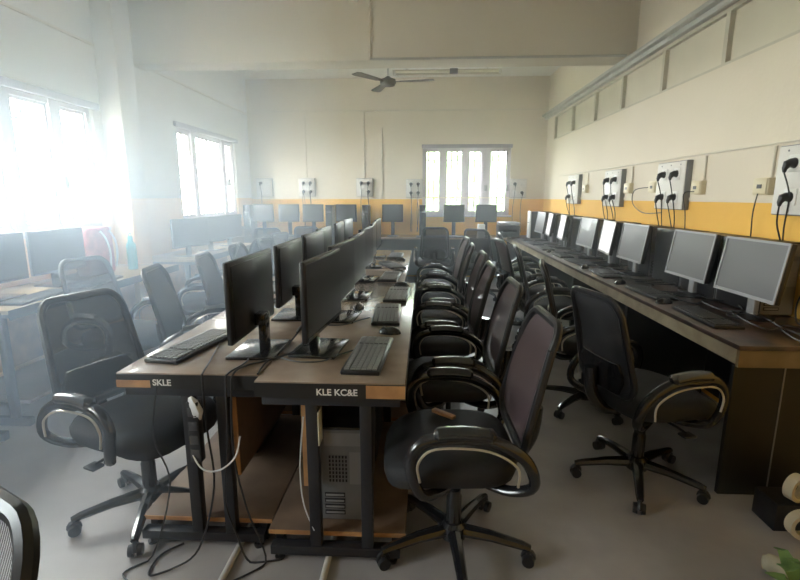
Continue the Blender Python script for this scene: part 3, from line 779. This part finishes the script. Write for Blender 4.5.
# ------------------------------------------------------------------ ceiling fan and tube light
t = thing('ceiling_fan', 'brown three-bladed ceiling fan hanging beyond the beam', 'fan', (-.48, 6.6, 2.86), 0)
bm = BM(); cyl(bm, (0, 0, .06), (0, 0, .49), .011); obj('down_rod', bm, 'white', t)
bm = BM(); lathe(bm, [(.02, .40), (.05, .44), (.055, .489)], 18); obj('canopy', bm, 'white', t)
bm = BM(); lathe(bm, [(.03, -.055), (.085, -.045), (.105, -.01), (.10, .03), (.05, .05), (.02, .07)], 28); obj('motor', bm, 'fan', t)
for k, a in enumerate((112, 232, 352)):
    mt = Matrix.Rotation(R(a), 4, 'Z') @ Matrix.Rotation(R(4), 4, 'X')
    bm = BM(); box(bm, .09, .17, -.02, .02, -.004, .004, mat=mt)
    f = [(.16, -.045), (.16, .045), (.55, .07), (.60, .05), (.60, -.05), (.55, -.07)]
    vs = [bm.verts.new(mt @ Vector((x, y, .004))) for x, y in f]; vb = [bm.verts.new(mt @ Vector((x, y, -.001))) for x, y in f]
    bm.faces.new(vs); bm.faces.new(vb[::-1])
    for i in range(6): bm.faces.new((vs[i], vb[i], vb[(i+1) % 6], vs[(i+1) % 6]))
    obj('blade', bm, 'fan', t)
t = thing('tube_light', 'unlit fluorescent tube fixture under the ceiling beyond the beam', 'light', (.24, 5.72, 2.74))
obj('fixture_body', box(BM(), -.60, .60, -.03, .03, .0, .045, bev=.006), 'tanframe', t)
obj('lamp_tube', tube(BM(), [(-.57, -.045, .02), (.57, -.045, .02)], .014, 12), 'tube', t)
for x in (-.58, .58): obj('lamp_holder', box(BM(), x-.012, x+.012, -.065, -.03, -.005, .04, bev=.003), 'white', t)
obj('starter', box(BM(), .03, .12, -.065, -.031, -.01, .05, bev=.006), 'steel', t)
for x in (-.45, .45): obj('hanger_rod', cyl(BM(), (x, 0, .045), (x, 0, .61), .006), 'white', t)

# ------------------------------------------------------------------ cables
def cable(pts, label, r=.004, mat='cable', group='loose cables'):
    sp_ = [Vector((q.x, q.y, max(q.z, r+.001))) for q in spline(pts, 6)]
    bm = BM(); tube(bm, sp_, r, 6); return tag(obj('cable', bm, mat), label, 'cable', group)
def nz(i, a): return random.Random(i).uniform(-a, a)
# from the plugs down to the desks
pn = 0
for (p, d, l) in plug_pts:
    pn += 1
    if d == 0:
        z0, z1 = p[2]-.02, .80
        pts = [p]+[(XR-.095+.07*min(1, f*2), p[1]+nz(pn+int(f*90), .035)+.05*f, z0+(z1-z0)*f) for f in (.15, .4, .7, 1.)]
        cable(pts, l, .0045, group='power leads on the right wall')
    else:
        z0, z1 = p[2]-.02, .80
        pts = [p]+[(p[0]+nz(pn+int(f*90), .02), YB-.08+.06*min(1, f*2), z0+(z1-z0)*f) for f in (.15, .5, 1.)]
        cable(pts, l, .004, group='power leads on the back wall')
cable([(XR-.045, 4.50, 1.485), (XR-.07, 4.72, 1.46), (XR-.05, 4.78, 1.34), (XR-.05, 4.55, 1.26), (XR-.05, 4.2, 1.27)], 'looped black cable from the ivory junction box left of the second right wall switchboard')
cable([(XR-.05, 3.04, 1.42), (XR-.05, 3.06, 1.30), (XR-.03, 3.08, 1.10), (XR-.03, 3.1, .80)], 'black cable down from the nearest ivory junction box')
cable([(XR-.05, 3.74, 1.44), (XR-.06, 3.86, 1.42), (XR-.04, 3.84, 1.25), (XR-.03, 3.80, .80)], 'black cable down from the junction box right of the second switchboard')
# tangles on the right wall desk
rt = random.Random(11)
for i in range(16):
    y = 2.3+i*.27; pts = []
    for k in range(6): pts.append((1.58+.34*rt.random() if k else 1.86, y+.42*(rt.random()-.5), .757+.012*rt.random()+.006*(i % 3)))
    cable(pts, 'loose black cable tangled among the keyboards on the right wall desk', .0042, group='tangled cables on the right wall desk')
for i in range(5):
    y = 2.32+i*.2; pts = [(1.98, y, 1.0), (1.97, y+.05, .85), (1.93, y-.05+.1*rt.random(), .77), (1.90, y-.1, .762), (1.80, y-.06, .76)]
    if y < 2.6: cable(pts, 'black cable drooping behind the nearest silver monitor', .0045)
# centre desk leads
for i, y in enumerate((1.98, 2.54, 3.10, 3.76, 4.50)):
    on_ = ('nearest' if i == 0 else ORD[i])
    cable([(-.50, y+.03, .88), (-.56, y+.02, .80), (-.60, y-.05, .756), (-.62, y-.2, .756), (-.61, y-.32, .756)], on_+' monitor lead from the front lying in the middle of the centre desks', .004, group='monitor leads in the middle of the centre desks')
    cable([(-.29, y-.02, .757), (-.34, y-.08, .757), (-.40, y-.17, .757), (-.50, y-.18, .757), (-.60, y-.12, .757)], on_+' keyboard lead from the front across the right-hand centre desks', .003, group='keyboard leads on the centre desks')
cable([(-.92, 2.06, .757), (-.85, 1.80, .757), (-.82, 1.67, .757), (-.815, 1.645, .73), (-.81, 1.64, .55), (-.80, 1.64, .30), (-.86, 1.60, .06), (-.95, 1.55, .006), (-1.02, 1.52, .006), (-1.03, 1.62, .006), (-.97, 1.69, .006)], 'black cable dropping from the nearest left keyboard down to the floor')
cable([(-.76, 2.0, .756), (-.70, 1.80, .757), (-.72, 1.66, .757), (-.725, 1.64, .72), (-.73, 1.635, .5), (-.76, 1.64, .25), (-.72, 1.63, .1), (-.66, 1.60, .006), (-.55, 1.62, .006)], 'black cable hanging beside the inner post of the left-hand table')
cable([(-.46, 2.0, .86), (-.52, 1.90, .78), (-.60, 1.83, .757), (-.68, 1.75, .757), (-.70, 1.66, .757), (-.705, 1.64, .70), (-.71, 1.63, .45), (-.68, 1.65, .2), (-.60, 1.60, .006), (-.70, 1.50, .006)], 'black cable trailing from the nearest right monitor over the desk edge')
cable([(-.86, 1.62, .57), (-.86, 1.61, .47), (-.82, 1.60, .40), (-.76, 1.61, .39), (-.70, 1.62, .44), (-.68, 1.63, .52)], 'white cable looped under the left-hand centre table', .0035, 'cablew')
cable([(-1.00, 1.66, .70), (-1.02, 1.64, .50), (-.98, 1.65, .30), (-1.05, 1.60, .02), (-1.12, 1.52, .006), (-1.0, 1.45, .006)], 'thin black cable curling on the floor under the left-hand table', .0035)
cable([(-.44, 1.64, .60), (-.46, 1.64, .40), (-.45, 1.63, .25), (-.41, 1.62, .14)], 'thin pale cable beside the orange board edge', .003, 'cablew')
# hanging power strip with pale tape
t = thing('power_strip', 'black power strip with pale tape hanging under the left-hand centre table edge', 'power strip', (-.845, 1.625, .42), 0)
obj('strip_body', box(BM(), -.022, .022, -.018, .018, 0, .24, bev=.004), 'black', t)
for k in range(4): obj('outlet', box(BM(), -.016, .016, -.0205, -.0185, .02+.055*k, .055+.055*k, bev=.001), 'keyg', t)
bm = BM(); tube(bm, [(-.012, -.0, .255), (.0, -.004, .235), (.012, -.004, .20), (.008, 0, .17)], [.008, .022, .026, .018], 7, flat=.8); obj('tape_wrap', bm, 'cablew', t)
for x, l in ((-.733, 'pale pipe lying on the floor under the left-hand centre tables'), (-.36, 'pale pipe lying on the floor under the right-hand centre tables')):
    bm = BM(); cyl(bm, (0, 0, .013), (0, 4.3, .013), .0125); tag(obj('floor_pipe', bm, 'pipe', None, loc=(x, 1.42, 0)), l, 'pipe', 'pipes on the floor')
tag(obj('paper_note', box(BM(), -.002, .002, -.03, .03, -.07, .06), 'yellowp', None, loc=(-.378, 1.638, .57)), 'yellowed paper note hanging beside the right-hand centre table post', 'paper')
tag(obj('wooden_slat', box(BM(), -.055, .055, -.012, .012, 0, .014, bev=.002), 'ply', None, loc=(.09, 1.87, .508), rot=(0, 0, R(-40))), 'short orange wooden slat on the seat of the nearest right-hand chair', 'wood')

# ------------------------------------------------------------------ things at the lower right corner
t = thing('tape_roll', 'cream roll of tape standing at the lower right corner beside the desk end', 'tape', (1.555, 1.82, .085))
prof = [(.042, -.02), (.058, -.02), (.058, .02), (.042, .02)]
def ring(n=28):
    bm = BM(); rs = []
    for j in range(n):
        a = 2*PI*j/n; rs.append([bm.verts.new((r*math.cos(a), y, r*math.sin(a))) for r, y in prof])
    for j in range(n):
        for i in range(4): bm.faces.new((rs[j][i], rs[j][(i+1) % 4], rs[(j+1) % n][(i+1) % 4], rs[(j+1) % n][i]))
    return bm
obj('tape_ring', ring(), 'tape', t)
t2 = dup(t, (1.60, 1.93, .182), R(20), 'second cream roll of tape, above the first at the lower right corner'); t['group'] = 'tape rolls'; t2['group'] = 'tape rolls'
t = thing('carton', 'black carton under the upper tape roll at the lower right corner', 'box', (1.64, 1.96, 0)); obj('carton_body', box(BM(), -.14, .14, -.07, .07, 0, .12, bev=.004), 'black', t); obj('carton_flap', box(BM(), -.135, .135, -.066, .066, .1205, .124), 'lam_b', t)
bm = BM(); tube(bm, spline([(-.06, .06, .04), (-.02, .02, .05), (.05, -.05, .045), (.14, -.13, .04)], 5), [.026]*2+[.034]*5+[.026]*6+[.025]*3, 12); tag(obj('rolled_cloth', bm, 'cloth', None, loc=(1.36, 1.60, 0)), 'cream rolled cloth on the floor at the lower right corner', 'cloth')
bm = BM(); tube(bm, spline([(.03*math.cos(a)*1.2, .03*math.sin(a), .006) for a in [i*PI/4 for i in range(9)]], 3), .003, 6); tag(obj('wire_ring', bm, 'silver', None, loc=(1.25, 1.50, 0)), 'small grey wire ring on the floor at the lower right corner', 'wire')
t = thing('leafy_plant', 'blurred green leafy plant at the bottom right corner', 'plant', (1.28, 1.40, 0))
rp = random.Random(4)
for k in range(16):
    a = rp.uniform(0, 2*PI); L_ = rp.uniform(.12, .20); w = .03; bm = BM(); vs = []
    for i in range(6):
        u = i/5; x = L_*u; z = .03+.13*math.sin(u*1.9)*rp.uniform(.9, 1.1); hw = w*math.sin(PI*min(1, u*.92+.06))
        c_, s_ = math.cos(a), math.sin(a)
        vs.append((bm.verts.new((x*c_-hw*s_, x*s_+hw*c_, z)), bm.verts.new((x*c_, x*s_, z-.004)), bm.verts.new((x*c_+hw*s_, x*s_-hw*c_, z))))
    for i in range(5):
        for q in (0, 1): bm.faces.new((vs[i][q], vs[i][q+1], vs[i+1][q+1], vs[i+1][q]))
    obj('leaf', bm, 'green', t)
obj('stem', tube(BM(), [(0, 0, 0), (0, 0, .06)], .01, 8), 'green', t)

# ------------------------------------------------------------------ haze
def haze(name, x0, x1, y0, y1, z0, z1, dens, g, col, label):
    m = bpy.data.materials.new(name); m.use_nodes = True; nt = m.node_tree; nt.nodes.remove(nt.nodes['Principled BSDF'])
    v = nt.nodes.new('ShaderNodeVolumeScatter'); v.inputs['Density'].default_value = dens; v.inputs['Anisotropy'].default_value = g; v.inputs['Color'].default_value = (*col, 1)
    nt.links.new(v.outputs['Volume'], nt.nodes['Material Output'].inputs['Volume'])
    o = obj(name, box(BM(), x0, x1, y0, y1, z0, z1), m); o['kind'] = 'stuff'; o['label'] = label; o['category'] = 'haze'
    return o
haze('haze', XL+.001, XR-.001, 2.6, YB-.001, .001, ZC-.001, HAZE_ROOM, .5, (.84, .93, 1.), 'thin pale haze filling the far part of the room')
haze('haze', XL+.002, -.9, .8, 5.6, .003, ZC-.003, HAZE_LEFT, .1, (.68, .82, 1.), 'bright bluish haze in the daylight beside the left windows')

# ------------------------------------------------------------------ light: overcast sky through the windows
w = bpy.data.worlds.new('sky'); S.world = w; w.use_nodes = True; nt = w.node_tree
bg = nt.nodes['Background']
tc = nt.nodes.new('ShaderNodeTexCoord'); sp = nt.nodes.new('ShaderNodeSeparateXYZ'); rp_ = nt.nodes.new('ShaderNodeValToRGB')
mr = nt.nodes.new('ShaderNodeMapRange'); mr.inputs['From Min'].default_value = -.2; mr.inputs['From Max'].default_value = 1
nt.links.new(tc.outputs['Generated'], sp.inputs['Vector']); nt.links.new(sp.outputs['Z'], mr.inputs['Value']); nt.links.new(mr.outputs['Result'], rp_.inputs['Fac'])
rp_.color_ramp.elements[0].color = (.92, .94, .92, 1); rp_.color_ramp.elements[1].color = (.80, .90, 1., 1)
nt.links.new(rp_.outputs['Color'], bg.inputs['Color']); bg.inputs['Strength'].default_value = 9.0
def portal(name, loc, rot, sx, sy):
    l = bpy.data.lights.new(name, 'AREA'); l.shape = 'RECTANGLE'; l.size = sx; l.size_y = sy; l.cycles.is_portal = True
    o = bpy.data.objects.new(name, l); C.objects.link(o); o.location = loc; o.rotation_euler = rot
for (a, b, c, d) in WL: portal('daylight_portal', (XL-T-.02, (a+b)/2, (c+d)/2), (0, -PI/2, 0), d-c, b-a)
portal('daylight_portal', (.72, YB+T+.02, 1.66), (-PI/2, 0, 0), 1.5, 1.14)

# ------------------------------------------------------------------ camera
cd = bpy.data.cameras.new('camera'); cam = bpy.data.objects.new('camera', cd); C.objects.link(cam); S.camera = cam
cd.sensor_width = 36; cd.lens = 480/800*36; cd.clip_start = .02
pitch = math.atan(93/480); cam.location = (0, 0, 1.4); cam.rotation_euler = (PI/2-pitch, 0, .049048)
S.view_settings.view_transform = 'Standard'; S.view_settings.look = 'None'; S.view_settings.gamma = 1; S.view_settings.use_curve_mapping = False
S.view_settings.exposure = 2.62
S.cycles.max_bounces = 8; S.cycles.diffuse_bounces = 5; S.cycles.transparent_max_bounces = 16; S.cycles.volume_bounces = 2

for o in S.objects:
    if o.parent is None and 'label' in o and len(o['label'].split()) > 16: print('LONG', o.name, o['label'])
